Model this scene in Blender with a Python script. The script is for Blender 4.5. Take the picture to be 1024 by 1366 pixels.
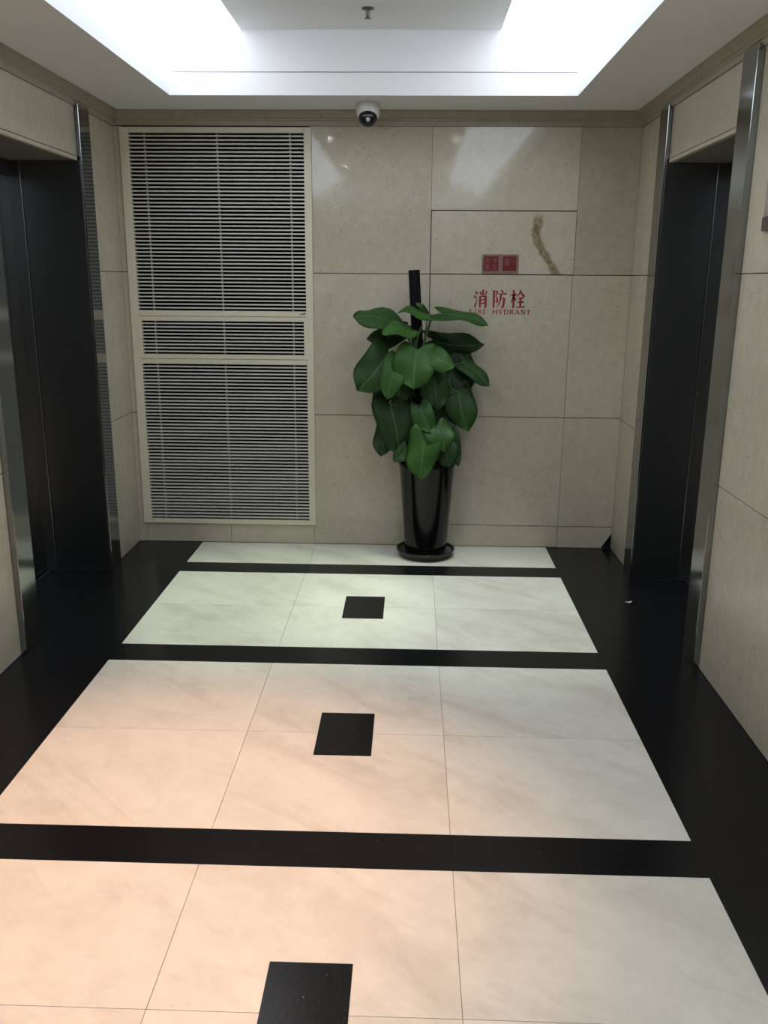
import bpy, bmesh, math, random
from mathutils import Vector, Matrix

for o in list(bpy.data.objects):
    bpy.data.objects.remove(o)
scene = bpy.context.scene
COL = scene.collection
rnd = random.Random(7)

# ------------------------------------------------------------------ camera
cam_data = bpy.data.cameras.new('camera')
cam = bpy.data.objects.new('camera', cam_data)
COL.objects.link(cam)
cam_data.sensor_fit = 'VERTICAL'
cam_data.sensor_height = 36.0
cam_data.sensor_width = 27.0
cam_data.lens = 1166.04 * 36.0 / 1366.0
cam_data.clip_start = 0.05
R_ = Vector((0.99947261, 0.03161488, 0.00741663))
U_ = Vector((-0.01530232, 0.25708817, 0.96626679))
F_ = Vector((-0.02864168, 0.96587068, -0.25743637))
M = Matrix.Identity(4)
for i in range(3):
    M[i][0] = R_[i]; M[i][1] = U_[i]; M[i][2] = -F_[i]
M[0][3], M[1][3], M[2][3] = 0.0901, -5.2284, 1.605
cam.matrix_world = M
scene.camera = cam

# ------------------------------------------------------------------ world, exposure, light levels
world = bpy.data.worlds.new('world')
scene.world = world
world.use_nodes = True
world.node_tree.nodes['Background'].inputs[0].default_value = (0.02, 0.02, 0.022, 1)
world.node_tree.nodes['Background'].inputs[1].default_value = 0.3
vs = scene.view_settings
vs.view_transform = 'Standard'
vs.look = 'None'
vs.exposure = 0.0
vs.gamma = 1.0
vs.use_curve_mapping = False
COVE_STRENGTH = 4.15                      # the two luminous cove panels along the ceiling tray
COVE_COLOR = (0.80, 0.885, 1.0)
# recessed downlights in the tray: x, y, watts, colour, cone (degrees)
DOWNLIGHTS = [
    (-0.66, -3.05, 285, (1.0, 0.50, 0.27), 58),
    (0.45, -3.05, 12, (1.0, 0.90, 0.72), 80),
    (-0.66, -0.98, 175, (0.82, 1.0, 0.75), 45),
    (0.45, -0.98, 150, (0.92, 1.0, 0.93), 48),
    (-0.66, -5.1, 62, (1.0, 0.55, 0.36), 90),
    (0.45, -5.1, 26, (1.0, 0.95, 0.66), 80),
]

# ------------------------------------------------------------------ materials
def new_mat(name):
    m = bpy.data.materials.new(name)
    m.use_nodes = True
    nt = m.node_tree
    return m, nt, nt.nodes['Principled BSDF']

def node(nt, typ, **kw):
    n = nt.nodes.new(typ)
    for k, v in kw.items():
        setattr(n, k, v)
    return n

def ramp(nt, fac, stops):
    r = node(nt, 'ShaderNodeValToRGB')
    e = r.color_ramp.elements
    while len(e) < len(stops):
        e.new(0.5)
    for el, (p, c) in zip(e, stops):
        el.position = p
        el.color = (*c, 1) if len(c) == 3 else c
    nt.links.new(fac, r.inputs[0])
    return r.outputs[0]

def mix(nt, fac, a, b, mode='MIX'):
    n = node(nt, 'ShaderNodeMix', data_type='RGBA', blend_type=mode)
    if isinstance(fac, (int, float)):
        n.inputs[0].default_value = fac
    else:
        nt.links.new(fac, n.inputs[0])
    for i, v in ((6, a), (7, b)):
        if isinstance(v, tuple):
            n.inputs[i].default_value = (*v, 1)
        else:
            nt.links.new(v, n.inputs[i])
    return n.outputs[2]

def noise(nt, vec, scale, detail=3, rough=0.5, dist=0.0):
    n = node(nt, 'ShaderNodeTexNoise')
    n.inputs['Scale'].default_value = scale
    n.inputs['Detail'].default_value = detail
    n.inputs['Roughness'].default_value = rough
    n.inputs['Distortion'].default_value = dist
    nt.links.new(vec, n.inputs['Vector'])
    return n.outputs['Fac']

def math_(nt, op, a, b=None):
    n = node(nt, 'ShaderNodeMath', operation=op)
    for i, v in ((0, a), (1, b)):
        if v is None:
            continue
        if isinstance(v, (int, float)):
            n.inputs[i].default_value = v
        else:
            nt.links.new(v, n.inputs[i])
    return n.outputs[0]

def offset_pos(nt, amount=7.0):
    """world position shifted by a per-object random amount, so each slab has its own grain"""
    g = node(nt, 'ShaderNodeNewGeometry')
    oi = node(nt, 'ShaderNodeObjectInfo')
    v = node(nt, 'ShaderNodeVectorMath', operation='MULTIPLY_ADD')
    c = node(nt, 'ShaderNodeCombineXYZ')
    for k in range(3):
        nt.links.new(math_(nt, 'MULTIPLY', oi.outputs['Random'], amount + 3 * k), c.inputs[k])
    v.inputs[1].default_value = (1, 1, 1)
    nt.links.new(g.outputs['Position'], v.inputs[0])
    nt.links.new(c.outputs[0], v.inputs[2])
    return v.outputs[0], g, oi

def plain(name, col, rough=0.5, metal=0.0, spec=0.5, var=0.06):
    m, nt, b = new_mat(name)
    g = node(nt, 'ShaderNodeNewGeometry')
    f = noise(nt, g.outputs['Position'], 35, 3)
    lo = tuple(c * (1 - var) for c in col)
    hi = tuple(min(1, c * (1 + var)) for c in col)
    nt.links.new(ramp(nt, f, [(0.3, lo), (0.7, hi)]), b.inputs['Base Color'])
    b.inputs['Roughness'].default_value = rough
    b.inputs['Metallic'].default_value = metal
    b.inputs['Specular IOR Level'].default_value = spec
    return m

def limestone(name, stain=False):
    m, nt, b = new_mat(name)
    vec, g, oi = offset_pos(nt)
    big = noise(nt, vec, 2.2, 4, 0.6, 0.4)
    col = ramp(nt, big, [(0.3, (0.465, 0.425, 0.325)), (0.7, (0.55, 0.51, 0.40))])
    mid = noise(nt, vec, 22, 5, 0.65)
    col = mix(nt, 0.35, col, ramp(nt, mid, [(0.35, (0.42, 0.38, 0.285)), (0.65, (0.57, 0.54, 0.435))]))
    # fossil flecks: sparse small dark and pale marks
    stretch = node(nt, 'ShaderNodeMapping')
    stretch.inputs['Scale'].default_value = (1, 1, 1.7)
    nt.links.new(vec, stretch.inputs['Vector'])
    fl = noise(nt, stretch.outputs[0], 75, 2, 0.5, 1.0)
    fm = noise(nt, vec, 9, 2)
    fleck = math_(nt, 'MULTIPLY', ramp(nt, fl, [(0.62, (0, 0, 0)), (0.69, (1, 1, 1))]),
                  ramp(nt, fm, [(0.45, (0, 0, 0)), (0.6, (1, 1, 1))]))
    col = mix(nt, math_(nt, 'MULTIPLY', fleck, 0.60), col, (0.20, 0.175, 0.135))
    pl = ramp(nt, noise(nt, vec, 48, 2, 0.5, 1.2), [(0.70, (0, 0, 0)), (0.76, (1, 1, 1))])
    col = mix(nt, math_(nt, 'MULTIPLY', pl, 0.35), col, (0.66, 0.635, 0.535))
    if stain:                                            # the rust-brown trickle down the hydrant door
        sep = node(nt, 'ShaderNodeSeparateXYZ')
        nt.links.new(g.outputs['Position'], sep.inputs[0])
        mr = node(nt, 'ShaderNodeMapRange')
        mr.inputs[1].default_value = 1.635; mr.inputs[2].default_value = 1.985
        nt.links.new(sep.outputs[2], mr.inputs[0])
        fc = node(nt, 'ShaderNodeFloatCurve')
        cu = fc.mapping.curves[0]
        pts = [(0.0, 0.915), (0.12, 0.89), (0.3, 0.845), (0.6, 0.790), (0.8, 0.795), (1.0, 0.80)]
        cu.points[0].location = pts[0]; cu.points[1].location = pts[-1]
        for p in pts[1:-1]:
            cu.points.new(*p)
        fc.mapping.update()
        nt.links.new(mr.outputs[0], fc.inputs['Value'])
        wob = noise(nt, g.outputs['Position'], 28, 4, 0.7)
        d = math_(nt, 'ABSOLUTE', math_(nt, 'SUBTRACT', math_(nt, 'SUBTRACT', sep.outputs[0], fc.outputs[0]),
                  math_(nt, 'MULTIPLY', math_(nt, 'SUBTRACT', wob, 0.5), 0.05)))
        body = ramp(nt, d, [(0.013, (1, 1, 1)), (0.034, (0, 0, 0))])
        edge = ramp(nt, math_(nt, 'ABSOLUTE', math_(nt, 'SUBTRACT', d, 0.016)), [(0.0, (1, 1, 1)), (0.012, (0, 0, 0))])
        topf = ramp(nt, mr.outputs[0], [(0.86, (1, 1, 1)), (0.95, (0, 0, 0))])
        patch = ramp(nt, noise(nt, g.outputs['Position'], 40, 3), [(0.3, (0.45, 0.45, 0.45)), (0.6, (1, 1, 1))])
        f = math_(nt, 'MULTIPLY', math_(nt, 'MULTIPLY', body, patch), topf)
        col = mix(nt, math_(nt, 'MULTIPLY', f, 0.92), col, (0.17, 0.12, 0.045))
        col = mix(nt, math_(nt, 'MULTIPLY', math_(nt, 'MULTIPLY', edge, topf), 0.35), col, (0.16, 0.11, 0.05))
    col = mix(nt, 1.0, col, oi.outputs['Color'], 'MULTIPLY')
    nt.links.new(col, b.inputs['Base Color'])
    nt.links.new(oi.outputs['Alpha'], b.inputs['Roughness'])
    b.inputs['Specular IOR Level'].default_value = 0.5
    bp = node(nt, 'ShaderNodeBump')
    bp.inputs['Strength'].default_value = 0.05
    bp.inputs['Distance'].default_value = 0.002
    nt.links.new(mid, bp.inputs['Height'])
    nt.links.new(bp.outputs[0], b.inputs['Normal'])
    return m

def marble():
    m, nt, b = new_mat('white_marble')
    vec, g, oi = offset_pos(nt, 5.0)
    turn = node(nt, 'ShaderNodeMapping')
    turn.inputs['Rotation'].default_value = (0, 0, math.radians(38))
    nt.links.new(vec, turn.inputs['Vector'])
    rot = node(nt, 'ShaderNodeMapping')
    rot.inputs['Scale'].default_value = (0.85, 2.3, 1)
    nt.links.new(turn.outputs[0], rot.inputs['Vector'])
    cloud = noise(nt, rot.outputs[0], 1.7, 7, 0.66, 0.7)
    col = ramp(nt, cloud, [(0.28, (0.50, 0.475, 0.41)), (0.50, (0.63, 0.61, 0.54)), (0.72, (0.68, 0.665, 0.595))])
    col = mix(nt, 1.0, col, ramp(nt, noise(nt, vec, 11, 6, 0.7), [(0.3, (0.93, 0.925, 0.915)), (0.6, (1.02, 1.02, 1.02))]), 'MULTIPLY')
    v = noise(nt, rot.outputs[0], 0.9, 2, 0.5, 0.35)
    vein = ramp(nt, math_(nt, 'ABSOLUTE', math_(nt, 'SUBTRACT', v, 0.5)), [(0.0, (1, 1, 1)), (0.010, (0, 0, 0))])
    gate = ramp(nt, noise(nt, vec, 2.3, 2), [(0.48, (0, 0, 0)), (0.66, (1, 1, 1))])
    col = mix(nt, math_(nt, 'MULTIPLY', math_(nt, 'MULTIPLY', vein, gate), 0.22), col, (0.42, 0.395, 0.36))
    spot = ramp(nt, noise(nt, vec, 75, 1), [(0.80, (0, 0, 0)), (0.84, (1, 1, 1))])
    col = mix(nt, math_(nt, 'MULTIPLY', spot, 0.4), col, (0.25, 0.22, 0.19))
    nt.links.new(col, b.inputs['Base Color'])
    rr = node(nt, 'ShaderNodeMapRange')
    rr.inputs[3].default_value = 0.30; rr.inputs[4].default_value = 0.46
    nt.links.new(noise(nt, g.outputs['Position'], 6, 4), rr.inputs[0])
    nt.links.new(rr.outputs[0], b.inputs['Roughness'])
    b.inputs['Specular IOR Level'].default_value = 0.3
    return m

def granite():
    m, nt, b = new_mat('black_granite')
    vec, g, oi = offset_pos(nt, 5.0)
    n1 = noise(nt, vec, 160, 3, 0.6)
    col = ramp(nt, n1, [(0.35, (0.0035, 0.0035, 0.004)), (0.7, (0.010, 0.010, 0.0105))])
    vo = node(nt, 'ShaderNodeTexVoronoi')
    vo.inputs['Scale'].default_value = 34
    nt.links.new(vec, vo.inputs['Vector'])
    sp = ramp(nt, vo.outputs['Distance'], [(0.045, (1, 1, 1)), (0.075, (0, 0, 0))])
    gate = ramp(nt, noise(nt, vec, 5, 2), [(0.56, (0, 0, 0)), (0.66, (1, 1, 1))])
    col = mix(nt, math_(nt, 'MULTIPLY', math_(nt, 'MULTIPLY', sp, gate), 0.5), col, (0.30, 0.29, 0.27))
    nt.links.new(col, b.inputs['Base Color'])
    b.inputs['Roughness'].default_value = 0.22
    b.inputs['Specular IOR Level'].default_value = 0.22
    return m

def steel(name, base, rough):
    m, nt, b = new_mat(name)
    g = node(nt, 'ShaderNodeNewGeometry')
    mp = node(nt, 'ShaderNodeMapping')
    mp.inputs['Scale'].default_value = (260, 260, 1.2)
    nt.links.new(g.outputs['Position'], mp.inputs['Vector'])
    f = noise(nt, mp.outputs[0], 1.0, 3, 0.6)
    nt.links.new(ramp(nt, f, [(0.3, tuple(c * 0.96 for c in base)), (0.7, tuple(c * 1.03 for c in base))]), b.inputs['Base Color'])
    rr = node(nt, 'ShaderNodeMapRange')
    rr.inputs[3].default_value = rough - 0.01; rr.inputs[4].default_value = rough + 0.015
    nt.links.new(f, rr.inputs[0])
    nt.links.new(rr.outputs[0], b.inputs['Roughness'])
    b.inputs['Metallic'].default_value = 1.0
    return m

def emitter(name, col, strength):
    m, nt, b = new_mat(name)
    nt.nodes.remove(b)
    e = node(nt, 'ShaderNodeEmission')
    e.inputs[0].default_value = (*col, 1)
    e.inputs[1].default_value = strength
    nt.links.new(e.outputs[0], nt.nodes['Material Output'].inputs[0])
    return m

def leaf_material():
    m, nt, b = new_mat('leaf_green')
    oi = node(nt, 'ShaderNodeObjectInfo')
    uv = node(nt, 'ShaderNodeUVMap')
    sep = node(nt, 'ShaderNodeSeparateXYZ')
    nt.links.new(uv.outputs[0], sep.inputs[0])
    au = math_(nt, 'ABSOLUTE', math_(nt, 'SUBTRACT', sep.outputs[0], 0.5))
    mid = ramp(nt, au, [(0.008, (1, 1, 1)), (0.03, (0, 0, 0))])
    # side veins run forward and outward from the midrib
    ph = math_(nt, 'SUBTRACT', math_(nt, 'MULTIPLY', sep.outputs[1], 7.0), math_(nt, 'MULTIPLY', au, 7.0))
    fr = math_(nt, 'ABSOLUTE', math_(nt, 'SUBTRACT', math_(nt, 'FRACT', ph), 0.5))
    side = ramp(nt, fr, [(0.0, (1, 1, 1)), (0.07, (0, 0, 0))])
    g = node(nt, 'ShaderNodeNewGeometry')
    f = noise(nt, g.outputs['Position'], 14, 4)
    col = mix(nt, 1.0, oi.outputs['Color'], ramp(nt, f, [(0.3, (0.8, 0.8, 0.8)), (0.7, (1.12, 1.12, 1.0))]), 'MULTIPLY')
    vein = math_(nt, 'MAXIMUM', math_(nt, 'MULTIPLY', mid, 0.5), math_(nt, 'MULTIPLY', side, 0.16))
    col = mix(nt, vein, col, (0.10, 0.20, 0.06))
    nt.links.new(col, b.inputs['Base Color'])
    b.inputs['Roughness'].default_value = 0.5
    b.inputs['Specular IOR Level'].default_value = 0.25
    bp = node(nt, 'ShaderNodeBump')
    bp.inputs['Strength'].default_value = 0.25
    bp.inputs['Distance'].default_value = 0.004
    nt.links.new(side, bp.inputs['Height'])
    nt.links.new(bp.outputs[0], b.inputs['Normal'])
    return m

STONE = limestone('beige_limestone')
STONE_STAIN = limestone('stained_limestone', True)
MARBLE = marble()
GRANITE = granite()
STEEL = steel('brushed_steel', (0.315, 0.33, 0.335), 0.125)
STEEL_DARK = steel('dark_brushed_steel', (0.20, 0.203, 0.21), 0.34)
GROUT = plain('dark_joint', (0.075, 0.065, 0.052), 0.9)
FLOOR_JOINT = plain('floor_joint', (0.26, 0.24, 0.21), 0.8)
PAINT = plain('white_ceiling_paint', (0.82, 0.82, 0.82), 0.85, 0, 0.2, 0.01)
CREAM = plain('cream_enamel', (0.66, 0.625, 0.49), 0.45, 0, 0.5, 0.02)
SLAT_GREY = plain('pale_grey_slat', (0.60, 0.59, 0.54), 0.45)
BAR_GREY = plain('dull_grey_bar', (0.36, 0.36, 0.33), 0.5)
DUCT = plain('black_duct', (0.006, 0.006, 0.006), 0.9, 0, 0.1)
POT_BLACK = plain('black_glazed_plastic', (0.003, 0.003, 0.0033), 0.14, 0, 0.3)
SAUCER_BLACK = plain('black_saucer_plastic', (0.010, 0.010, 0.010), 0.28)
RESIDUE = plain('grey_residue', (0.10, 0.10, 0.095), 0.7)
SOIL = plain('dark_soil', (0.012, 0.009, 0.006), 0.95)
POLE = plain('black_coir_pole', (0.0035, 0.0033, 0.005), 0.8, 0, 0.2)
STEM = plain('green_stem', (0.06, 0.11, 0.035), 0.5)
LEAF = leaf_material()
RED = plain('red_lettering', (0.30, 0.020, 0.022), 0.5)
RED_PLATE = plain('deep_red_sticker', (0.14, 0.008, 0.008), 0.45)
PINK_FRAME = plain('dull_pink_plate', (0.22, 0.135, 0.10), 0.5)
PINK_MARK = plain('faded_pink_print', (0.25, 0.085, 0.07), 0.5)
WHITE_PLASTIC = plain('white_plastic', (0.72, 0.72, 0.69), 0.35)
BLACK_GLOSS = plain('black_camera_ball', (0.008, 0.008, 0.009), 0.18)
LENS_GREY = plain('pale_lens_ring', (0.45, 0.44, 0.47), 0.25)
CHROME = plain('chrome', (0.42, 0.42, 0.42), 0.25, 1.0)
DULL_METAL = plain('dull_metal', (0.13, 0.13, 0.13), 0.45, 0.6)
DARK_BAND = plain('dark_bronze_band', (0.10, 0.085, 0.075), 0.35, 0.3)
PLATE_GREY = plain('grey_plate', (0.33, 0.31, 0.27), 0.4, 0.2)
INK = plain('dark_ink', (0.03, 0.03, 0.03), 0.6)
PAPER = plain('white_paper', (0.8, 0.8, 0.78), 0.7)

# ------------------------------------------------------------------ mesh helpers
def obj(name, bm, mat, parent=None, color=None, smooth=False):
    bmesh.ops.recalc_face_normals(bm, faces=bm.faces)
    me = bpy.data.meshes.new(name)
    if smooth:
        for f in bm.faces:
            f.smooth = True
    bm.to_mesh(me)
    bm.free()
    me.materials.append(mat)
    o = bpy.data.objects.new(name, me)
    COL.objects.link(o)
    if parent is not None:
        o.parent = parent
        o.matrix_parent_inverse = Matrix.Translation(-parent.location)
    if color is not None:
        o.color = color
    return o

def copy_obj(src, name, parent, loc):
    o = src.copy()
    o.name = name
    COL.objects.link(o)
    o.parent = parent
    o.location = loc
    return o

def empty(name, loc=(0, 0, 0)):
    o = bpy.data.objects.new(name, None)
    o.empty_display_size = 0.1
    COL.objects.link(o)
    o.location = loc
    return o

def tag(o, label, cat, group=None):
    o['label'] = label
    o['category'] = cat
    if group:
        o['group'] = group
    return o

def structure(o, label=None):
    o['kind'] = 'structure'
    if label:
        o['label'] = label
    return o

def add_box(bm, x0, x1, y0, y1, z0, z1, bevel=0.0):
    vs_ = [bm.verts.new((x, y, z)) for x in (x0, x1) for y in (y0, y1) for z in (z0, z1)]
    fs = [(0, 1, 3, 2), (4, 6, 7, 5), (0, 4, 5, 1), (2, 3, 7, 6), (0, 2, 6, 4), (1, 5, 7, 3)]
    faces = [bm.faces.new([vs_[i] for i in f]) for f in fs]
    if bevel:
        edges = list({e for f in faces for e in f.edges})
        bmesh.ops.bevel(bm, geom=edges, offset=bevel, segments=1, affect='EDGES')

def box(x0, x1, y0, y1, z0, z1, bevel=0.0):
    bm = bmesh.new()
    add_box(bm, x0, x1, y0, y1, z0, z1, bevel)
    return bm

def boxes(lst, bevel=0.0):
    bm = bmesh.new()
    for b in lst:
        add_box(bm, *b, bevel)
    return bm

def add_prism(bm, pts, d, axis='z', lo=0.0):
    """extrude a 2-D polygon from lo to lo+d along an axis"""
    def P(p, h):
        if axis == 'z':
            return (p[0], p[1], h)
        if axis == 'y':
            return (p[0], h, p[1])
        return (h, p[0], p[1])
    a = [bm.verts.new(P(p, lo)) for p in pts]
    b = [bm.verts.new(P(p, lo + d)) for p in pts]
    bm.faces.new(a)
    bm.faces.new(list(reversed(b)))
    n = len(pts)
    for i in range(n):
        bm.faces.new((a[i], b[i], b[(i + 1) % n], a[(i + 1) % n]))

def prism(pts, d, axis='z', lo=0.0):
    bm = bmesh.new()
    add_prism(bm, pts, d, axis, lo)
    return bm

def add_lathe(bm, prof, centre, seg=40, axis='z', wobble=0.0):
    cx, cy, cz = centre
    rings = []
    for r, h in prof:
        if r < 1e-5:
            rings.append([bm.verts.new((cx, cy, cz + h) if axis == 'z' else (cx, cy + h, cz))])
            continue
        ring = []
        for k in range(seg):
            a = 2 * math.pi * k / seg
            rr = r * (1 + wobble * math.sin(5 * a + 1.3) + wobble * 0.7 * math.sin(11 * a))
            p = (cx + rr * math.cos(a), cy + rr * math.sin(a), cz + h) if axis == 'z' else (cx + rr * math.cos(a), cy + h, cz + rr * math.sin(a))
            ring.append(bm.verts.new(p))
        rings.append(ring)
    for a, b in zip(rings, rings[1:]):
        if len(a) == 1 and len(b) == 1:
            continue
        for k in range(seg):
            k2 = (k + 1) % seg
            if len(a) == 1:
                bm.faces.new((a[0], b[k], b[k2]))
            elif len(b) == 1:
                bm.faces.new((a[k], a[k2], b[0]))
            else:
                bm.faces.new((a[k], a[k2], b[k2], b[k]))

def lathe(prof, centre, seg=40, axis='z', wobble=0.0):
    bm = bmesh.new()
    add_lathe(bm, prof, centre, seg, axis, wobble)
    return bm

def bez(p0, p1, p2, n=8):
    return [p0 * (1 - t) ** 2 + p1 * 2 * t * (1 - t) + p2 * t * t for t in [i / n for i in range(n + 1)]]

def add_tube(bm, pts, r0, r1=None, seg=8):
    r1 = r0 if r1 is None else r1
    pts = [Vector(p) for p in pts]
    rings = []
    ref = Vector((0.31, 0.95, 0.11))
    for i, p in enumerate(pts):
        d = (pts[min(i + 1, len(pts) - 1)] - pts[max(i - 1, 0)]).normalized()
        s = d.cross(ref).normalized()
        t = d.cross(s)
        r = r0 + (r1 - r0) * i / (len(pts) - 1)
        rings.append([bm.verts.new(p + s * r * math.cos(2 * math.pi * k / seg) + t * r * math.sin(2 * math.pi * k / seg)) for k in range(seg)])
    for a, b in zip(rings, rings[1:]):
        for k in range(seg):
            bm.faces.new((a[k], a[(k + 1) % seg], b[(k + 1) % seg], b[k]))
    bm.faces.new(rings[0])
    bm.faces.new(list(reversed(rings[-1])))

def tube(pts, r0, r1=None, seg=8):
    bm = bmesh.new()
    add_tube(bm, pts, r0, r1, seg)
    return bm

# ================================================================== LARGE STRUCTURE
XL, XR = -1.600, 1.343            # stone faces of the two lift walls
H = 2.50                          # underside of the plaster soffit
YE = -7.6                         # the lobby goes on behind the camera
TX0, TX1, TY0, TY1 = -1.157, 0.904, -0.43, -6.4      # ceiling tray
HT = 2.80                         # tray ceiling
PX0, PX1 = -1.203, 0.942          # white floor field
J1, J2 = -0.489, 0.228            # its joints

# ---- floor: joint bed, then every slab on it
floor = structure(obj('floor', box(XL - 0.4, XR + 0.4, YE - 0.1, 0.12, -0.06, -0.004), FLOOR_JOINT))
TILE_T = 0.012

def tile(pts, mat, name, shade=1.0):
    o = obj(name, prism(pts, TILE_T, 'z', -TILE_T), mat, floor, (shade, shade, shade, 1))
    return o

def rect(x0, x1, y0, y1, g=0.0008):
    return [(x0 + g, y0 + g), (x1 - g, y0 + g), (x1 - g, y1 - g), (x0 + g, y1 - g)]

rows = [(-0.406, 0.0, False)]
panels = [(-1.591, -0.573), (-2.945, -1.765), (-4.130, -3.110), (-5.48, -4.30), (-6.83, -5.65)]
bands = [(-0.573, -0.406), (-1.765, -1.591), (-3.110, -2.945), (-4.30, -4.130), (-5.65, -5.48), (-7.0, -6.83)]
cols = [(PX0, J1), (J1, J2), (J2, PX1)]
for x0, x1 in cols:
    tile(rect(x0, x1, -0.406, -0.002), MARBLE, 'marble_tile')
    tile(rect(x0, x1, YE, -7.0), MARBLE, 'marble_tile')
for y0, y1 in bands:
    for x0, x1 in cols:
        tile(rect(x0, x1, y0, y1, 0.0003), GRANITE, 'granite_strip')
SX0, SX1 = -0.2315, -0.0285
for y0, y1 in panels:
    ym = (y0 + y1) / 2
    for x0, x1 in (cols[0], cols[2]):
        tile(rect(x0, x1, ym, y1), MARBLE, 'marble_tile')
        tile(rect(x0, x1, y0, ym), MARBLE, 'marble_tile')
    g = 0.0008
    s = 0.155
    x0, x1 = cols[1]
    # the middle tiles are notched round the black inlay
    tile([(x0 + g, ym + g), (SX0, ym + g), (SX0, ym + s), (SX1, ym + s), (SX1, ym + g), (x1 - g, ym + g), (x1 - g, y1 - g), (x0 + g, y1 - g)], MARBLE, 'marble_tile')
    tile([(x0 + g, y0 + g), (x1 - g, y0 + g), (x1 - g, ym - g), (SX1, ym - g), (SX1, ym - s), (SX0, ym - s), (SX0, ym - g), (x0 + g, ym - g)], MARBLE, 'marble_tile')
    tile(rect(SX0, SX1, ym - s, ym + s, 0.001), GRANITE, 'granite_inlay')
ys = [0.0, -1.591, -3.110, -4.30, -5.65, YE]
for a, b in zip(ys, ys[1:]):
    tile(rect(XL - 0.015, PX0, b, a, 0.0003), GRANITE, 'granite_slab')
    tile(rect(PX1, XR + 0.015, b, a, 0.0003), GRANITE, 'granite_slab')
tile(rect(XL - 0.345, XL - 0.015, -1.60, -0.59, 0.0003), GRANITE, 'granite_slab')
tile(rect(XR + 0.015, XR + 0.30, -1.60, -0.59, 0.0003), GRANITE, 'granite_slab')

# ---- walls: a dark mortar bed, stone slabs in front of it
OPN0, OPN1 = -1.58, -0.597        # lift openings, along y
LZ = 2.168                        # underside of the lintels
PT = 0.020

def wall_bed(name, s):
    f = (lambda a: XL - a) if s < 0 else (lambda a: XR + a)
    def b(d0, d1, y0, y1, z0, z1):
        xa, xb = sorted((f(d0), f(d1)))
        return (xa, xb, y0, y1, z0, z1)
    back = PT - 0.001
    return structure(obj(name, boxes([b(back, 0.16, OPN1 + 0.03, 0.02, 0, H), b(back, 0.16, YE, OPN0 - 0.03, 0, H),
                                      b(back, 0.16, OPN0 - 0.03, OPN1 + 0.03, LZ + 0.02, H)]), GROUT))

wall_left = wall_bed('wall_left', -1)
wall_right = wall_bed('wall_right', 1)

def slab_side(wall, s, y0, y1, z0, z1, tint=1.0, rough=0.22, g=0.0016, out=0.0):
    xa, xb = sorted((XL + out, XL - PT)) if s < 0 else sorted((XR - out, XR + PT))
    t = tint if isinstance(tint, tuple) else (tint, tint, tint)
    return obj('stone_panel', box(xa, xb, y0 + g, y1 - g, z0 + g, z1 - g, 0.0015), STONE, wall, (*t, rough))

ROWS_L = [(0.0, 0.812), (0.812, 1.635), (1.635, 2.425)]
ROWS_R = [(0.0, 0.803), (0.803, 1.635), (1.635, 2.425)]
for z0, z1 in ROWS_L:
    slab_side(wall_left, -1, -0.45, 0.014, z0, z1, rnd.uniform(0.95, 1.0))
for z0, z1 in ROWS_R:
    slab_side(wall_right, 1, -0.45, 0.014, z0, z1, rnd.uniform(0.95, 1.02))
for wall, s, rws in ((wall_left, -1, ROWS_L), (wall_right, 1, ROWS_R)):
    for z0, z1 in rws:
        for y0, y1 in ((-2.75, -1.73), (-3.9, -2.75), (-5.05, -3.9), (-6.2, -5.05), (YE, -6.2)):
            slab_side(wall, s, y0, y1, z0, z1, rnd.uniform(0.95, 1.05))
    slab_side(wall, s, OPN0 - 0.02, OPN1 + 0.02, LZ + 0.020, 2.425, 1.0, 0.3)          # lintel
    o = slab_side(wall, s, OPN0 - 0.005, OPN1 + 0.005, LZ, LZ + 0.018, 1.08, 0.3, 0.0, 0.003)  # its narrow lower lip
    o.name = 'stone_lip'

# ---- back wall, open behind the ventilation grille
VX0, VX1, VZ0, VZ1 = -1.563, -0.486, 0.123, 2.416
wall_back = structure(obj('wall_back', boxes([
    (XL - 0.16, VX0 + 0.02, PT - 0.001, 0.16, 0, H), (VX1 - 0.02, XR + 0.16, PT - 0.001, 0.16, 0, H),
    (VX0 + 0.02, VX1 - 0.02, PT - 0.001, 0.16, 0, VZ0 + 0.02), (VX0 + 0.02, VX1 - 0.02, PT - 0.001, 0.16, VZ1 - 0.02, H)]), GROUT))

def slab_back(x0, x1, z0, z1, tint=1.0, rough=0.15, g=0.0020, gx=0.0007):
    t = tint if isinstance(tint, tuple) else (tint, tint, tint)
    return obj('stone_panel', box(x0 + gx, x1 - gx, 0.0, PT, z0 + g, z1 - g, 0.0010), STONE, wall_back, (*t, rough))

K0, K1, Z0, Z1, Z2, Z3 = 0.189, 1.008, 0.136, 0.812, 1.635, 1.984
for z0, z1 in ((0.0, 0.812), (0.812, 1.635), (1.635, 2.425)):
    slab_back(XL, VX0 + 0.012, z0, z1, 0.97)
slab_back(VX0 + 0.012, -1.02, 0.0, VZ0 + 0.012, 0.95)
slab_back(-1.02, VX1 - 0.012, 0.0, VZ0 + 0.012, 0.97)
slab_back(VX1 - 0.012, K0, 0.0, Z1, 0.97)
slab_back(VX1 - 0.012, K0, Z1, Z2, 1.0)
slab_back(VX1 - 0.012, K0, Z2, 2.425, 0.97, 0.045)
slab_back(K0, K1, 0.0, Z0, 0.97)
slab_back(K0, K1, Z0, Z1, 0.98)
slab_back(K0, K1 + 0.004, Z3, 2.425, (1.03, 1.04, 1.04), 0.05)
slab_back(K1, XR, Z1, Z2, (1.0, 0.985, 0.96))
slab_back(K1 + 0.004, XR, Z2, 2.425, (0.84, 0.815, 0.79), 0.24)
slab_back(K1, XR, Z0, Z1, 0.97)
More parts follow.
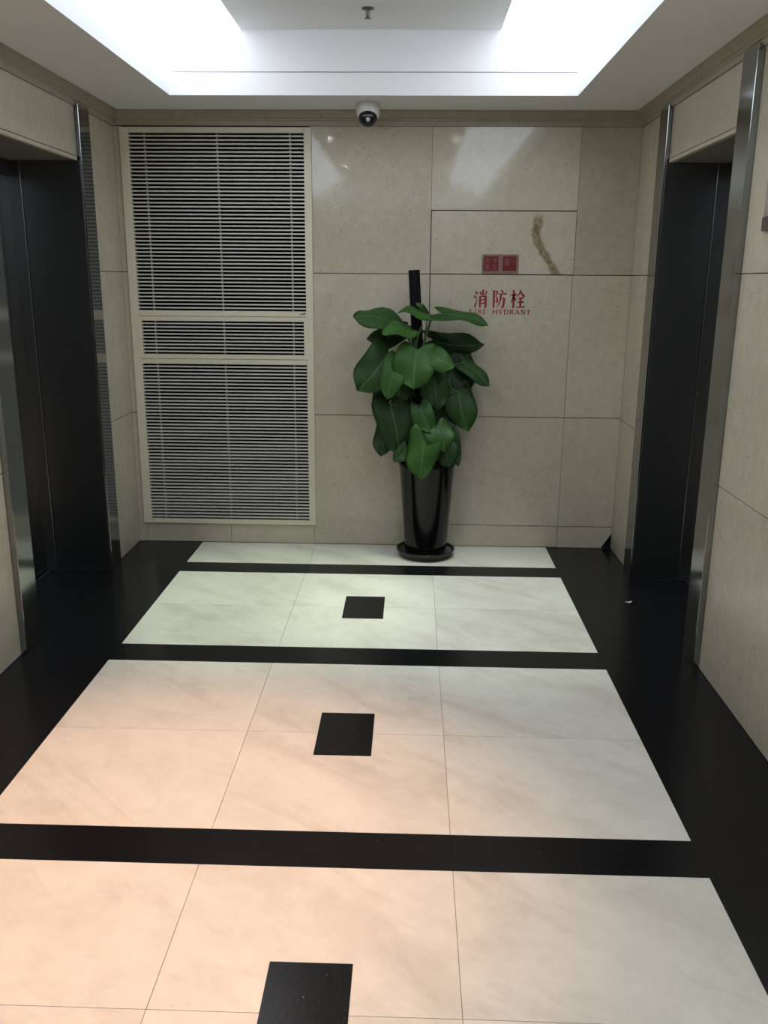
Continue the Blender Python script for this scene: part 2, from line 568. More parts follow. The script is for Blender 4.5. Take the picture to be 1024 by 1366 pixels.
# skirting slab beside the right corner: its corner is broken off
g = 0.0016
o = obj('stone_panel', prism([(K1 + g, g), (1.282, g), (XR - g, 0.096), (XR - g, Z0 - g), (K1 + g, Z0 - g)], PT, 'y', 0.0), STONE, wall_back, (0.97, 0.97, 0.97, 0.25))
obj('broken_corner_hole', prism([(1.283, 0.001), (XR, 0.001), (XR, 0.095)], 0.004, 'y', 0.010), DUCT, wall_back)

# ---- wall behind the camera
wall_front = structure(obj('wall_front', box(XL - 0.16, XR + 0.16, YE - 0.16, YE - PT, 0, H), GROUT))
for x0, x1 in ((XL, -0.62), (-0.62, 0.36), (0.36, XR)):
    for z0, z1 in ROWS_L:
        obj('stone_panel', box(x0 + g, x1 - g, YE - PT, YE, z0 + g, z1 - g), STONE, wall_front, (1, 1, 1, 0.25))

# ---- crown mouldings (three, meeting in the corners)
def crown_pts():
    return [(0.0, 2.424), (0.008, 2.424), (0.008, 2.448), (0.015, 2.452), (0.015, 2.460), (0.023, 2.464), (0.046, 2.494), (0.046, 2.500), (0.0, 2.500)]
o = structure(obj('trim_1', prism([(-d, z) for d, z in crown_pts()], XR - XL, 'x', XL), STONE, None, (0.68, 0.67, 0.65, 0.4)))
o = structure(obj('trim_2', prism([(XL + d, z) for d, z in crown_pts()], -YE, 'y', YE), STONE, None, (0.68, 0.67, 0.65, 0.4)))
o = structure(obj('trim_3', prism([(XR - d, z) for d, z in crown_pts()], -YE, 'y', YE), STONE, None, (0.68, 0.67, 0.65, 0.4)))

# ---- ceiling: flat plaster soffit round a raised tray
ceiling = structure(obj('ceiling', boxes([
    (XL - 0.02, TX0 - 0.018, YE, 0.02, H, H + 0.02), (TX1 + 0.018, XR + 0.02, YE, 0.02, H, H + 0.02),
    (TX0 - 0.018, TX1 + 0.018, TY0 + 0.018, 0.02, H, H + 0.02), (TX0 - 0.018, TX1 + 0.018, YE, TY1 - 0.018, H, H + 0.02)]), PAINT))
LIP = 2.606
CX0, CX1 = -0.785, 0.511          # plain middle of the tray ceiling
obj('tray_fascia', box(TX0 - 0.018, TX0, TY1, TY0, H, LIP), PAINT, ceiling)
obj('tray_fascia', box(TX1, TX1 + 0.018, TY1, TY0, H, LIP), PAINT, ceiling)
obj('tray_fascia', box(TX0 - 0.018, TX1 + 0.018, TY0, TY0 + 0.018, H, LIP), PAINT, ceiling)
obj('tray_fascia', box(TX0 - 0.018, TX1 + 0.018, TY1 - 0.018, TY1, H, LIP), PAINT, ceiling)
obj('tray_upper_board', box(TX0 - 0.03, TX1 + 0.03, TY0 + 0.001, TY0 + 0.03, LIP + 0.004, HT + 0.02), PAINT, ceiling)
obj('tray_upper_board', box(TX0 - 0.03, TX1 + 0.03, TY1 - 0.03, TY1 - 0.008, LIP, HT + 0.02), PAINT, ceiling)
obj('tray_ceiling', box(CX0, CX1, TY1, TY0 + 0.008, HT, HT + 0.02), PAINT, ceiling)

# ---- luminous cove panels: from the fascia's lip up to the tray ceiling
DIFF = emitter('lit_diffuser', COVE_COLOR, COVE_STRENGTH)
for s, xa, xb, where in ((-1, TX0, CX0, 'left'), (1, TX1, CX1, 'right')):
    t = empty('cove_light', ((xa + xb) / 2, (TY0 + TY1) / 2, LIP))
    tag(t, 'glowing white cove light along the %s side of the ceiling tray' % where, 'light', 'cove lights of the ceiling tray')
    pts = [(xa, LIP), (xa - s * 0.10, LIP + 0.085), (xb + s * 0.02, HT - 0.012), (xb, HT), (xb, HT + 0.012), (xa - s * 0.11, LIP + 0.10), (xa, LIP + 0.015)]
    if s > 0:
        pts = list(reversed(pts))
    n = 4
    for k in range(n):
        y0 = TY1 + (TY0 + 0.008 - TY1) * k / n
        y1 = TY1 + (TY0 + 0.008 - TY1) * (k + 1) / n
        obj('diffuser_panel', prism(pts, y1 - y0 - 0.001, 'y', y0), DIFF, t)

# ---- lift entrances
def lift(n, s, ret_in, frame_in):
    X = XL if s < 0 else XR
    f = lambda d: X + s * d          # d > 0 goes into the wall, d < 0 stands out into the lobby
    def bx(d0, d1, y0, y1, z0, z1, bev=0.0):
        xa, xb = sorted((f(d0), f(d1)))
        return box(xa, xb, y0, y1, z0, z1, bev)
    side = 'left' if s < 0 else 'right'
    e = structure(empty('door_%d' % n, (f(frame_in), (OPN0 + OPN1) / 2, 0)), 'brushed steel lift entrance recessed in the %s stone wall' % side)
    for y0, y1 in ((OPN1, OPN1 + 0.15), (OPN0 - 0.15, OPN0)):
        yi, yo = (OPN1, OPN1 + 0.15) if y0 == OPN1 else (OPN0, OPN0 - 0.15)
        yb = yi + (0.021 if yo > yi else -0.021)
        prof = [(f(-0.026), yi), (f(-0.026), yo), (f(PT), yo), (f(PT), yb), (f(-0.019), yb), (f(-0.019), yi)]
        bm = prism(prof, 2.434, 'z', 0.0)
        bmesh.ops.recalc_face_normals(bm, faces=bm.faces)
        bmesh.ops.bevel(bm, geom=list(bm.edges), offset=0.0018, segments=1, affect='EDGES')
        obj('jamb_trim', bm, STEEL, e)
    for y0, y1 in ((OPN1 + 0.0002, OPN1 + 0.02), (OPN0 - 0.02, OPN0 - 0.0002)):
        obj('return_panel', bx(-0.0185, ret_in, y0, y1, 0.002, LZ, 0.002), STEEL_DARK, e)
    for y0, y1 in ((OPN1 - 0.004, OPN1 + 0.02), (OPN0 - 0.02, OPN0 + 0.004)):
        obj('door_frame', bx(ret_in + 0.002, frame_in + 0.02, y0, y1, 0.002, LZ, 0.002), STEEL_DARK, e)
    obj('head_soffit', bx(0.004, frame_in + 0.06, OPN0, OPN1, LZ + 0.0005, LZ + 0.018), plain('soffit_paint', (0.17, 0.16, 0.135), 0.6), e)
    obj('door_header', bx(frame_in - 0.004, frame_in + 0.02, OPN0 + 0.004, OPN1 - 0.004, LZ - 0.07, LZ), STEEL_DARK, e)
    ym = (OPN0 + OPN1) / 2
    obj('door_leaf', bx(frame_in + 0.012, frame_in + 0.04, ym + 0.002, OPN1 - 0.004, 0.008, LZ - 0.07, 0.002), STEEL, e)
    obj('door_leaf', bx(frame_in + 0.012, frame_in + 0.04, OPN0 + 0.004, ym - 0.002, 0.008, LZ - 0.07, 0.002), STEEL, e)
    obj('sill', bx(frame_in - 0.012, frame_in + 0.05, OPN0 + 0.004, OPN1 - 0.004, -0.010, 0.003, 0.001), STEEL, e)
    obj('base_angle', bx(0.0, ret_in, OPN1 - 0.004, OPN1 - 0.0002, 0.0, 0.005), CHROME, e)
    obj('shaft_back', bx(frame_in + 0.05, frame_in + 0.07, OPN0 - 0.1, OPN1 + 0.1, 0, H), DUCT, e)
    return e
lift(1, -1, 0.290, 0.338)
lift(2, 1, 0.235, 0.292)

# ================================================================== THINGS
# ---- ventilation grille on the back wall
vent = tag(empty('vent_grille', ((VX0 + VX1) / 2, 0, VZ0)), 'tall cream louvred ventilation grille filling the left of the back wall', 'vent')
YF = -0.014                        # frame face, proud of the stone
LX0, LX1 = -1.513, -0.528          # louvre field
U0, U1 = 1.418, 2.386
M0, M1 = 1.1655, 1.359
B0, B1 = 0.151, 1.108
MX0, MX1 = -1.500, -0.542
obj('frame_stile', box(VX0, LX0, YF, 0.022, VZ0, VZ1, 0.002), CREAM, vent)
obj('frame_stile', box(LX1, VX1, YF, 0.022, VZ0, VZ1, 0.002), CREAM, vent)
for z0, z1 in ((U1, VZ1), (1.387, U0), (B1, 1.139), (VZ0, B0)):
    obj('frame_rail', box(LX0, LX1, YF, 0.022, z0, z1, 0.0015), CREAM, vent)
mid = obj('access_frame', boxes([(LX0 - 0.009, MX0, YF - 0.003, 0.020, 1.141, 1.385), (MX1, LX1 + 0.009, YF - 0.003, 0.020, 1.141, 1.385),
                                 (MX0, MX1, YF - 0.003, 0.020, M1, 1.385), (MX0, MX1, YF - 0.003, 0.020, 1.141, M0)]), CREAM, vent)
mid['label'] = 'removable cream middle frame of the grille'
obj('duct_backing', boxes([(VX0 + 0.02, VX1 - 0.02, 0.150, 0.158, VZ0 + 0.02, VZ1 - 0.02)]), DUCT, vent)
def slat_rows():
    for x0, x1, z0, z1, n in ((LX0, LX1, U0, U1, 46), (MX0, MX1, M0, M1, 9), (LX0, LX1, B0, B1, 46)):
        px, py = vent.location.x, vent.location.y
        pitch = (z1 - z0) / (n + 0.55)
        th = pitch * 0.37
        bm = box(x0 - px, x1 - px, -0.010, 0.012, -th / 2, th / 2)
        src = obj('slat', bm, SLAT_GREY, None)
        for k in range(n):
            zc = z0 + pitch * (k + 0.775) - vent.location.z
            o = src if k == 0 else src.copy()
            if k:
                o.name = 'slat'
                COL.objects.link(o)
            o.parent = vent
            o.location = (0, 0, zc)
        for xb in (-1.426, -1.017, -0.606):
            obj('support_bar', box(xb - 0.004, xb + 0.004, 0.002, 0.013, z0, z1), BAR_GREY, vent)
slat_rows()
obj('pen_mark', boxes([(-0.565, -0.561, YF - 0.0006, YF, 1.396, 1.408), (-0.553, -0.545, YF - 0.0006, YF, 1.399, 1.407),
                       (-0.543, -0.535, YF - 0.0006, YF, 1.400, 1.411)]), INK, vent)

# ---- fire hydrant cabinet door, clad in the same stone
hyd = tag(empty('hydrant_door', ((K0 + K1) / 2, 0, Z1)), 'stone clad fire hydrant cabinet door with red lettering and a brown stain', 'cabinet door')
DG = 0.0035
obj('stone_panel', box(K0 + DG, K1 + 0.002, -0.001, PT - 0.002, Z2 + 0.0025, Z3 - DG, 0.0015), STONE_STAIN, hyd, (0.99, 0.99, 0.99, 0.18))['label'] = 'upper stone panel with a rusty brown trickle stain'
obj('stone_panel', box(K0 + DG, K1 - 0.0010, -0.001, PT - 0.002, Z1 + 0.0016, Z2 - 0.0025, 0.0015), STONE, hyd, (0.99, 0.99, 0.98, 0.18))

# brush-style characters: each stroke is a thin raised polygon
def stroke(bm, pts, w, place, lo, d=0.0012, bold=1.0):
    """pts: polyline in a 100-unit box; w: widths along it"""
    n = len(pts)
    left, right = [], []
    for i, p in enumerate(pts):
        a = pts[max(i - 1, 0)]; b = pts[min(i + 1, n - 1)]
        dx, dy = b[0] - a[0], b[1] - a[1]
        l = math.hypot(dx, dy) or 1
        nx, ny = -dy / l, dx / l
        ww = w[i] * bold / 2
        left.append((p[0] + nx * ww, p[1] + ny * ww)); right.append((p[0] - nx * ww, p[1] - ny * ww))
    poly = [place(p) for p in left + right[::-1]]
    add_prism(bm, poly, d, 'y', lo)

V = 11.0   # heavy vertical
T = 4.2    # fine horizontal
def hz(x0, x1, y):       # horizontal with the triangular brush end
    return [([(x0, y), (x1, y)], [T, T]), ([(x1 - 13, y + 1), (x1 - 5, y + 5), (x1 + 1, y - 1)], [2, 8, 3])]
def vt(x, y0, y1):       # vertical
    return [([(x - 3, y0 + 2), (x, y0 - 3), (x, y1)], [5, V, V * 0.9])]
XIAO = [([(8, 92), (17, 84), (24, 75)], [3, 10, 9]), ([(0, 66), (9, 59), (16, 51)], [3, 10, 9]),
        ([(5, 2), (10, 12), (17, 30), (25, 50)], [10, 10, 6, 2])] + \
       vt(66, 99, 63) + [([(40, 91), (49, 81), (53, 72)], [3, 10, 8]), ([(95, 92), (88, 82), (78, 71)], [9, 7, 2])] + \
       vt(45, 64, 0) + hz(45, 90, 62) + [([(88, 62), (88, 8), (82, 1), (74, 5)], [V, V, 8, 2])] + hz(45, 80, 43) + hz(45, 80, 24)
FANG = vt(12, 95, -1) + [([(12, 91), (34, 91)], [T, T]), ([(33, 95), (37, 90), (30, 72), (25, 64)], [3, 9, 6, 4]),
        ([(25, 64), (36, 52), (38, 40), (33, 31), (23, 36)], [4, 9, 11, 9, 2]),
        ([(62, 99), (71, 91), (76, 82)], [3, 10, 8])] + hz(43, 100, 77) + \
       [([(62, 77), (60, 50), (52, 25), (34, 2)], [9, 9, 7, 2]), ([(61, 52), (84, 52)], [T, T]),
        ([(80, 56), (87, 52), (84, 25), (80, 8), (74, 1), (64, 7)], [3, V, V, V, 8, 2])]
SHUAN = hz(2, 42, 72) + vt(23, 99, -1) + [([(23, 70), (17, 48), (2, 27)], [8, 7, 2]), ([(26, 60), (33, 52), (40, 42)], [3, 9, 7]),
        ([(72, 99), (64, 82), (54, 70), (42, 61)], [9, 7, 5, 2]), ([(69, 93), (78, 79), (90, 68), (101, 64)], [3, 9, 11, 3])] + \
       hz(54, 90, 55) + hz(52, 92, 31) + hz(42, 101, 4) + vt(71, 55, 4)
# Latin capitals with serifs
def serif_v(x, w=15):
    return [([(x, 0), (x, 100)], [w, w]), ([(x - w, 2), (x + w, 2)], [5, 5]), ([(x - w, 98), (x + w, 98)], [5, 5])]
LAT = {
    'F': serif_v(18) + [([(18, 97), (74, 97)], [6, 6]), ([(73, 100), (75, 76)], [8, 2]), ([(18, 52), (54, 52)], [6, 6]), ([(54, 62), (54, 42)], [6, 6])],
    'I': serif_v(20),
    'R': serif_v(18) + [([(18, 97), (52, 96), (66, 84), (66, 66), (52, 53), (18, 51)], [6, 9, 13, 13, 9, 6]), ([(44, 52), (66, 20), (88, 2)], [8, 14, 7])],
    'E': serif_v(18) + [([(18, 97), (72, 97)], [6, 6]), ([(71, 100), (73, 78)], [8, 2]), ([(18, 52), (54, 52)], [6, 6]), ([(54, 62), (54, 42)], [6, 6]), ([(18, 3), (76, 3)], [6, 6]), ([(75, 0), (79, 24)], [8, 2])],
    'H': serif_v(18) + serif_v(84) + [([(18, 52), (84, 52)], [7, 7])],
    'Y': [([(46, 0), (46, 48)], [15, 15]), ([(46, 46), (12, 98)], [13, 14]), ([(46, 46), (80, 98)], [6, 7]), ([(28, 2), (64, 2)], [5, 5]), ([(0, 98), (30, 98)], [5, 5]), ([(66, 98), (92, 98)], [5, 5])],
    'D': serif_v(18) + [([(18, 97), (56, 94), (82, 74), (86, 50), (82, 26), (56, 6), (18, 3)], [6, 9, 14, 16, 14, 9, 6])],
    'A': [([(10, 0), (46, 100)], [7, 7]), ([(46, 100), (84, 0)], [15, 15]), ([(24, 36), (70, 36)], [6, 6]), ([(-4, 2), (24, 2)], [5, 5]), ([(64, 2), (100, 2)], [5, 5])],
    'N': [([(16, 0), (16, 98)], [7, 7]), ([(12, 98), (84, 2)], [15, 15]), ([(84, 0), (84, 98)], [7, 7]), ([(2, 2), (32, 2)], [5, 5]), ([(-2, 98), (18, 98)], [5, 5]), ([(70, 98), (98, 98)], [5, 5])],
    'T': [([(44, 0), (44, 98)], [15, 15]), ([(4, 97), (84, 97)], [6, 6]), ([(5, 100), (3, 74)], [8, 2]), ([(83, 100), (85, 74)], [8, 2]), ([(26, 2), (62, 2)], [5, 5])],
}
for strokes, x0, wd in ((XIAO, 0.447, 0.078), (FANG, 0.552, 0.080), (SHUAN, 0.656, 0.084)):
    bm = bmesh.new()
    for pts, w in strokes:
        stroke(bm, pts, w, lambda p: (x0 + p[0] / 100 * wd, 1.449 + p[1] / 100 * 0.101), -0.0022, bold=1.4)
    obj('lettering', bm, RED, hyd)
cap = 0.0265
for word, x0, x1 in (('FIRE', 0.421, 0.526), ('HYDRANT', 0.557, 0.784)):
    step = (x1 - x0) / len(word)
    for i, ch in enumerate(word):
        bm = bmesh.new()
        xs = x0 + step * i + (step * 0.28 if ch == 'I' else 0)
        for pts, w in LAT[ch]:
            stroke(bm, pts, w, lambda p: (xs + p[0] / 100 * step * 0.88, 1.4125 + p[1] / 100 * cap), -0.0022, bold=1.45)
        obj('lettering', bm, RED, hyd)

# ---- red notice plate just above the lettering
SP = (0.4855, 0.6950, 1.640, 1.7465)
sign = tag(empty('notice_plate', ((SP[0] + SP[1]) / 2, 0, SP[2])), 'small pinkish plate holding two red square stickers above the red lettering', 'sign')
obj('plate', box(SP[0], SP[1], -0.0045, -0.001, SP[2], SP[3], 0.0008), PINK_FRAME, sign)
for x0, x1 in ((0.4955, 0.5795), (0.6035, 0.6825)):
    obj('red_sticker', box(x0, x1, -0.0055, -0.0044, 1.6545, 1.7365), RED_PLATE, sign)
def glyph(bm, x0, z0, w, h, strokes):
    for pts, sw in strokes:
        stroke(bm, pts, [sw] * len(pts), lambda p: (x0 + p[0] / 100 * w, z0 + p[1] / 100 * h), -0.0062, 0.0008)
G1 = [([(10, 80), (90, 80)], 12), ([(20, 50), (80, 50)], 14), ([(50, 95), (50, 40)], 14), ([(5, 15), (45, 35)], 12), ([(95, 15), (55, 35)], 12)]
G2 = [([(8, 95), (92, 95)], 10), ([(8, 75), (92, 75)], 10), ([(8, 55), (92, 55)], 10), ([(8, 32), (92, 32)], 10), ([(8, 8), (92, 8)], 10), ([(12, 95), (12, 8)], 12), ([(50, 95), (50, 8)], 12), ([(88, 95), (88, 8)], 12)]
G3 = [([(10, 90), (35, 60)], 12), ([(50, 90), (95, 70)], 12), ([(95, 90), (55, 45)], 12), ([(30, 55), (60, 15)], 12), ([(70, 45), (95, 20)], 12)]
G4 = [([(5, 85), (70, 85)], 12), ([(35, 100), (35, 15)], 12), ([(20, 55), (90, 55)], 12), ([(60, 40), (95, 5)], 12), ([(10, 20), (45, 5)], 10)]
for gx_, gz, gw, gh, gs in ((0.5040, 1.6985, 0.024, 0.030, G1), (0.5040, 1.6600, 0.024, 0.034, G2), (0.5460, 1.6950, 0.025, 0.032, G3),
                            (0.5460, 1.6600, 0.025, 0.030, G4), (0.6150, 1.6850, 0.026, 0.038, G2),
                            (0.6530, 1.7010, 0.016, 0.010, [([(0, 50), (100, 50)], 35)])):
    bm = bmesh.new()
    glyph(bm, gx_, gz, gw, gh, gs)
    o = obj('faded_print', bm, PINK_MARK, sign)
    o['kind'] = 'stuff'

# ---- hall plate cut by the right edge of the picture
hp = tag(empty('hall_plate', (XR, -1.99, 1.78)), 'grey wall plate with a dark lower band on the right wall at picture edge', 'sign')
obj('plate', box(XR - 0.010, XR, -2.08, -1.914, 1.828, 2.02, 0.001), PLATE_GREY, hp)
obj('dark_band', box(XR - 0.013, XR, -2.08, -1.911, 1.780, 1.827, 0.001), DARK_BAND, hp)

# ---- turret security camera under the soffit
cx, cy = -0.158, -0.225
cc = tag(empty('security_camera', (cx, cy, H)), 'white dome security camera with black ball under the soffit edge', 'camera')
obj('mount_base', lathe([(0.0, 0.0), (0.060, 0.0), (0.064, -0.006), (0.064, -0.018), (0.0, -0.018)], (cx, cy, H), 40), WHITE_PLASTIC, cc, smooth=False)
hb = lathe([(0.060, -0.017), (0.063, -0.030), (0.062, -0.050), (0.056, -0.068), (0.050, -0.072), (0.0, -0.060)], (cx, cy, H), 40)
obj('housing', hb, WHITE_PLASTIC, cc, smooth=True)
ball = bmesh.new()
bmesh.ops.create_uvsphere(ball, u_segments=32, v_segments=20, radius=0.049)
bmesh.ops.translate(ball, verts=ball.verts, vec=(cx, cy - 0.020, H - 0.071))
bl = obj('camera_ball', ball, BLACK_GLOSS, cc, smooth=True)
d = Vector((0.05, -0.93, -0.36)).normalized()
c0 = Vector((cx, cy - 0.020, H - 0.071))
obj('lens', tube([c0 + d * 0.044, c0 + d * 0.0505], 0.0115, 0.0105, 20), LENS_GREY, cc)
d2 = Vector((0.05, -0.99, 0.06)).normalized()
obj('infrared_window', tube([c0 + d2 * 0.046 - Vector((0.012, 0, 0)), c0 + d2 * 0.0485, c0 + d2 * 0.046 + Vector((0.012, 0, 0))], 0.002, 0.002, 8), LENS_GREY, cc)

# ---- sprinkler head in the tray ceiling
sx, sy = -0.133, -0.785
sp = tag(empty('sprinkler_head', (sx, sy, HT)), 'small metal pendent sprinkler head in the middle of the tray ceiling', 'sprinkler')
obj('escutcheon', lathe([(0.0, 0.0), (0.030, 0.0), (0.028, -0.004), (0.016, -0.009), (0.0, -0.009)], (sx, sy, HT), 28), DULL_METAL, sp)
obj('stem', lathe([(0.0, -0.008), (0.0065, -0.008), (0.0045, -0.018), (0.0045, -0.040), (0.0, -0.040)], (sx, sy, HT), 14), DULL_METAL, sp)
for s in (-1, 1):
    obj('yoke_arm', tube([(sx + s * 0.006, sy, HT - 0.010), (sx + s * 0.010, sy, HT - 0.024), (sx + s * 0.003, sy, HT - 0.040)], 0.0018, None, 6), DULL_METAL, sp)
obj('deflector', lathe([(0.0, -0.040), (0.014, -0.040), (0.015, -0.0425), (0.0, -0.044)], (sx, sy, HT), 18), DULL_METAL, sp)

# ---- recessed downlights of the tray ceiling (out of the frame, the walls mirror them)
for x, y, watts, colr, cone in DOWNLIGHTS:
    lr = 'left' if x < 0 else 'right'
    wh = {-0.98: 'nearest the back wall', -3.05: 'midway along the tray', -5.1: 'above the viewer'}[y]
    t = tag(empty('downlight', (x, y, HT)), 'small round recessed downlight, %s row, %s' % (lr, wh), 'light', 'downlights of the ceiling tray')
    obj('trim_ring', lathe([(0.036, 0.0), (0.050, 0.0), (0.050, -0.004), (0.038, -0.006), (0.036, 0.0)], (x, y, HT), 28), CHROME, t)
    obj('lit_lens', lathe([(0.0, -0.001), (0.036, -0.001), (0.036, 0.004), (0.0, 0.004)], (x, y, HT), 24), emitter('lamp_glow', (1.0, 0.93, 0.85), 80.0), t)
    ld = bpy.data.lights.new('lamp_beam', 'SPOT')
    ld.energy = watts
    ld.color = colr
    ld.spot_size = math.radians(cone)
    ld.spot_blend = 0.9
    ld.shadow_soft_size = 0.035
    lo = bpy.data.objects.new('lamp_beam', ld)
    COL.objects.link(lo)
    lo.parent = t
    lo.location = (0, 0, -0.012)

# ---- scrap of white paper on the black floor
bm = bmesh.new()
v = [bm.verts.new(p) for p in ((1.214, -0.944, 0.0015), (1.232, -0.953, 0.0012), (1.246, -0.951, 0.006), (1.244, -0.944, 0.0065), (1.230, -0.946, 0.0015), (1.216, -0.939, 0.001))]
bm.faces.new((v[0], v[1], v[4], v[5])); bm.faces.new((v[1], v[2], v[3], v[4]))
r = bmesh.ops.extrude_face_region(bm, geom=list(bm.faces))
bmesh.ops.translate(bm, verts=[q for q in r['geom'] if isinstance(q, bmesh.types.BMVert)], vec=(0, 0, 0.001))
tag(obj('paper_scrap', bm, PAPER), 'tiny white paper scrap on the black floor before the right lift', 'litter')

# ---- potted climber
PXC, PYC = 0.191, -0.192
sau = tag(empty('plant_saucer', (PXC, PYC, 0)), 'round black plastic saucer under the plant pot by the back wall', 'saucer')
obj('dish', lathe([(0.0, 0.0), (0.135, 0.0), (0.150, 0.006), (0.168, 0.034), (0.174, 0.040), (0.175, 0.046), (0.170, 0.049), (0.163, 0.044), (0.146, 0.014), (0.135, 0.010), (0.0, 0.010)], (PXC, PYC, 0), 56, 'z', 0.006), SAUCER_BLACK, sau, smooth=True)
obj('dried_residue', lathe([(0.128, 0.0102), (0.142, 0.013), (0.154, 0.031), (0.157, 0.036), (0.152, 0.032), (0.138, 0.0145)], (PXC, PYC, 0), 56, 'z', 0.022), RESIDUE, sau)

plant = tag(empty('potted_plant', (PXC, PYC, 0.011)), 'leafy green climber on a black pole in a tall black pot', 'plant')
obj('pot', lathe([(0.0, 0.011), (0.112, 0.011), (0.119, 0.018), (0.124, 0.05), (0.161, 0.548), (0.166, 0.556), (0.167, 0.566), (0.163, 0.570), (0.156, 0.566), (0.152, 0.552), (0.148, 0.515), (0.0, 0.515)], (PXC, PYC, 0), 64), POT_BLACK, plant, smooth=True)
sb = lathe([(0.150, 0.512), (0.148, 0.524), (0.11, 0.532), (0.05, 0.528), (0.0, 0.534)], (PXC, PYC, 0), 30, 'z', 0.01)
obj('soil', sb, SOIL, plant, smooth=True)
def pole_at(z):
    return Vector((0.097 + (1.66 - z) * 0.064, -0.205, z))
bm = bmesh.new()
add_tube(bm, [pole_at(z) for z in (0.50, 0.8, 1.1, 1.4, 1.655)], 0.0325, 0.0315, 18)
obj('climbing_pole', bm, POLE, plant)
for ph, r0, top in ((0.4, 0.050, 1.36), (2.4, 0.052, 1.28), (4.0, 0.052, 1.22), (5.2, 0.055, 1.12)):
    pts = []
    for k in range(16):
        z = 0.52 + (top - 0.52) * k / 15
        a = ph + 2.2 * math.sin(k * 0.35 + ph)
        pts.append(pole_at(z) + Vector((r0 * math.cos(a), -abs(r0 * math.sin(a)) * 0.9 - 0.01, 0)))
    obj('vine_stem', tube(pts, 0.008, 0.005, 8), STEM, plant)

# each leaf: stalk end, tip (metres), half width, tilt of the blade, tone (age, plus painted-in light and shade)
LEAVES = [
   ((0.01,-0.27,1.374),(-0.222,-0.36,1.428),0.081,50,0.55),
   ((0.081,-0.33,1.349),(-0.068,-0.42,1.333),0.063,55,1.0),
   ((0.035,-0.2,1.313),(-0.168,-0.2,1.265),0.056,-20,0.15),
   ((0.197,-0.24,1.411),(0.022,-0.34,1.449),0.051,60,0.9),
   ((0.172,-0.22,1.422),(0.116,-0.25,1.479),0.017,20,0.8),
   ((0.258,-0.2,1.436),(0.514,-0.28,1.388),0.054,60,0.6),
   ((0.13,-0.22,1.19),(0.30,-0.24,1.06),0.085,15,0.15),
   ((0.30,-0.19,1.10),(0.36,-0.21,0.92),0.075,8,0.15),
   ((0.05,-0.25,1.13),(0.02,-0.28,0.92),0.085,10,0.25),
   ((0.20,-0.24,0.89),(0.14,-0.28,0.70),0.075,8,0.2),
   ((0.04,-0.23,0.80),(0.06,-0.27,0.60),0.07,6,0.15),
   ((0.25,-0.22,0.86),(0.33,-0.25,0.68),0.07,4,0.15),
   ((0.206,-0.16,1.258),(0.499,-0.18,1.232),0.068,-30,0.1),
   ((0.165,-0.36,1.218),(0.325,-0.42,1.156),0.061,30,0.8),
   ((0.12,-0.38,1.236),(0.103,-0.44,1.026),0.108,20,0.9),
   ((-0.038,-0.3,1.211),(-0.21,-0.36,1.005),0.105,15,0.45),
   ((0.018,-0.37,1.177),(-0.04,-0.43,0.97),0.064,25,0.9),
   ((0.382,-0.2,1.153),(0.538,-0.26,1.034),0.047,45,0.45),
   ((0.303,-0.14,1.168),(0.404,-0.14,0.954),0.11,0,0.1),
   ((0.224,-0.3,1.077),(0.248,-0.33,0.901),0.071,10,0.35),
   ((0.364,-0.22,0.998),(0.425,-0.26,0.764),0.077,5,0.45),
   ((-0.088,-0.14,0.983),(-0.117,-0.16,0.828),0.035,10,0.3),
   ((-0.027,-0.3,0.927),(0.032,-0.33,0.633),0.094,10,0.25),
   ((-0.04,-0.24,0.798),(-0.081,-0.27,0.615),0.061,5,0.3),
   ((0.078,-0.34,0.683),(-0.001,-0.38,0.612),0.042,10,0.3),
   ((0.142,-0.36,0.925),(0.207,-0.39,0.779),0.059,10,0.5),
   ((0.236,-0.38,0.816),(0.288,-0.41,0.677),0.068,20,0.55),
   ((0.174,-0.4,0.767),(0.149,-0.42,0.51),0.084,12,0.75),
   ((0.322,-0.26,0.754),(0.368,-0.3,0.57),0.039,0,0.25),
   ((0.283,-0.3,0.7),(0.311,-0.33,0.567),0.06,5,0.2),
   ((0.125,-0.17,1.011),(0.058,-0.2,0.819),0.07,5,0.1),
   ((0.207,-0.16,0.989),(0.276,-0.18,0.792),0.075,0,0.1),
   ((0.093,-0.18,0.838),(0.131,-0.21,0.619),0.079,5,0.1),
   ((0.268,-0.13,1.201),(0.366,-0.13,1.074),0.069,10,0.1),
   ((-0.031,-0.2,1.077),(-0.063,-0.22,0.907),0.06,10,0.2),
   ((0.147,-0.27,0.71),(0.085,-0.33,0.555),0.06,8,0.15),
]

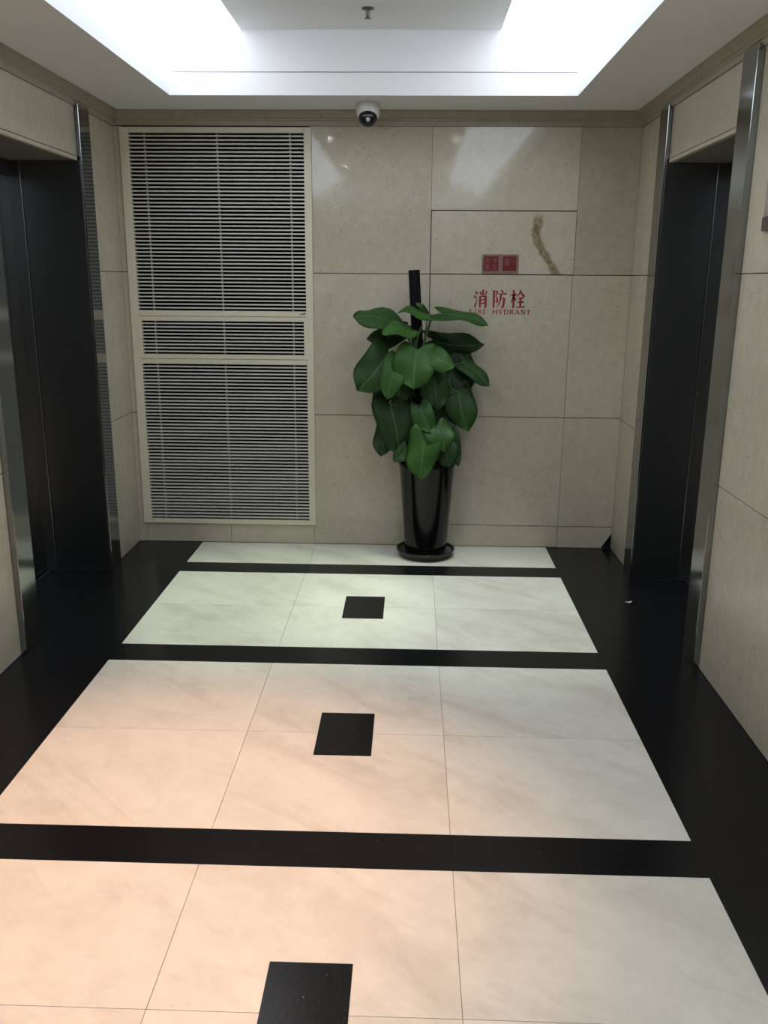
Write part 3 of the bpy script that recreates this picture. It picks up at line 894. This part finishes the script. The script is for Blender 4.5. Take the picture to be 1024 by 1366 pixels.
def leaf_mesh(base, tip, half, elev, seed):
    r = random.Random(seed)
    B, Tp = Vector(base), Vector(tip)
    half *= 1.10
    ax = Tp - B
    L = ax.length
    a = ax.normalized()
    e = math.radians(elev)
    n = Vector((0, -math.cos(e), math.sin(e)))
    n = (n - a * n.dot(a)).normalized()
    s = a.cross(n).normalized()
    prof = [(0.0, 0.64), (0.05, 0.82), (0.12, 0.96), (0.22, 1.03), (0.34, 1.05), (0.46, 1.03), (0.58, 0.96), (0.69, 0.84), (0.79, 0.66), (0.87, 0.46), (0.935, 0.24), (0.975, 0.09), (1.0, 0.0)]
    nc = 10
    bm = bmesh.new()
    uvl = bm.loops.layers.uv.new('UVMap')
    grid = []
    info = {}
    fold = r.uniform(0.10, 0.26)
    droop = r.uniform(0.06, 0.16)
    skew = r.uniform(-0.10, 0.10)
    p1, p2 = r.uniform(0, 6), r.uniform(0, 6)
    for t, w in prof:
        row = []
        for j in range(nc + 1):
            q = (j - nc / 2) / (nc / 2)
            aq = abs(q)
            back = 0.22 * (aq ** 1.2) * max(0.0, 1 - t * 2.2)          # heart-shaped lobes behind the stalk
            if t == 0.0:
                back += 0.05 * math.sin(math.pi * min(1, aq)) 
            tt = t - back
            x = q * w * half * (1 + 0.10 * math.sin(6.5 * t + p1 + (2 if q > 0 else 0)))
            z = aq * half * fold * (0.6 + 0.4 * w) - (aq ** 2) * half * 0.28 * w
            z += half * 0.20 * aq * math.sin(8 * t + p2 + (1.7 if q > 0 else 0))
            z -= L * droop * (4 * (t - 0.45) ** 2)
            p = B + a * (tt * L) + s * (x + skew * L * math.sin(math.pi * t) * 0.6) + n * z
            p.y = min(p.y, -0.012)
            vtx = bm.verts.new(p)
            info[vtx] = (0.5 + 0.5 * q * min(1, w + 0.12), t)
            row.append(vtx)
        grid.append(row)
    for r0, r1 in zip(grid, grid[1:]):
        for j in range(nc):
            f = bm.faces.new((r0[j], r0[j + 1], r1[j + 1], r1[j]))
            for lp in f.loops:
                lp[uvl].uv = info[lp.vert]
    for f in list(bm.faces):
        if f.calc_area() < 1e-10:
            bm.faces.remove(f)
    return bm

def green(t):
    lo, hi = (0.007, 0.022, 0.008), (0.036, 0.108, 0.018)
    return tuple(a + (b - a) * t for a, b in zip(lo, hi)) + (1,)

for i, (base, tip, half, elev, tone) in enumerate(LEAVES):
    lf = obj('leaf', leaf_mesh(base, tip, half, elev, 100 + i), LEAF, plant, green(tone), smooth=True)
    sol = lf.modifiers.new('thickness', 'SOLIDIFY')
    sol.thickness = 0.0012
    B = Vector(base)
    z0 = max(0.54, B.z - 0.16 - 0.25 * abs(B.x - 0.12))
    P = pole_at(z0) + Vector(((0.03 if B.x > 0.12 else -0.03), -0.03, 0))
    out = (Vector(tip) - B).normalized()
    ctrl = (P + B) / 2 + Vector((0, 0, 0.06)) - out * 0.03
    pt = obj('leaf_stalk', tube(bez(P, ctrl, B + out * 0.004), 0.0042, 0.0028, 7), STEM, None)
    pt.parent = lf
    pt.matrix_parent_inverse = Matrix.Identity(4)
# one thin young shoot standing up from the top
obj('young_shoot', tube(bez(Vector((0.150, -0.225, 1.20)), Vector((0.178, -0.225, 1.34)), Vector((0.172, -0.222, 1.425))), 0.004, 0.002, 7), STEM, plant)
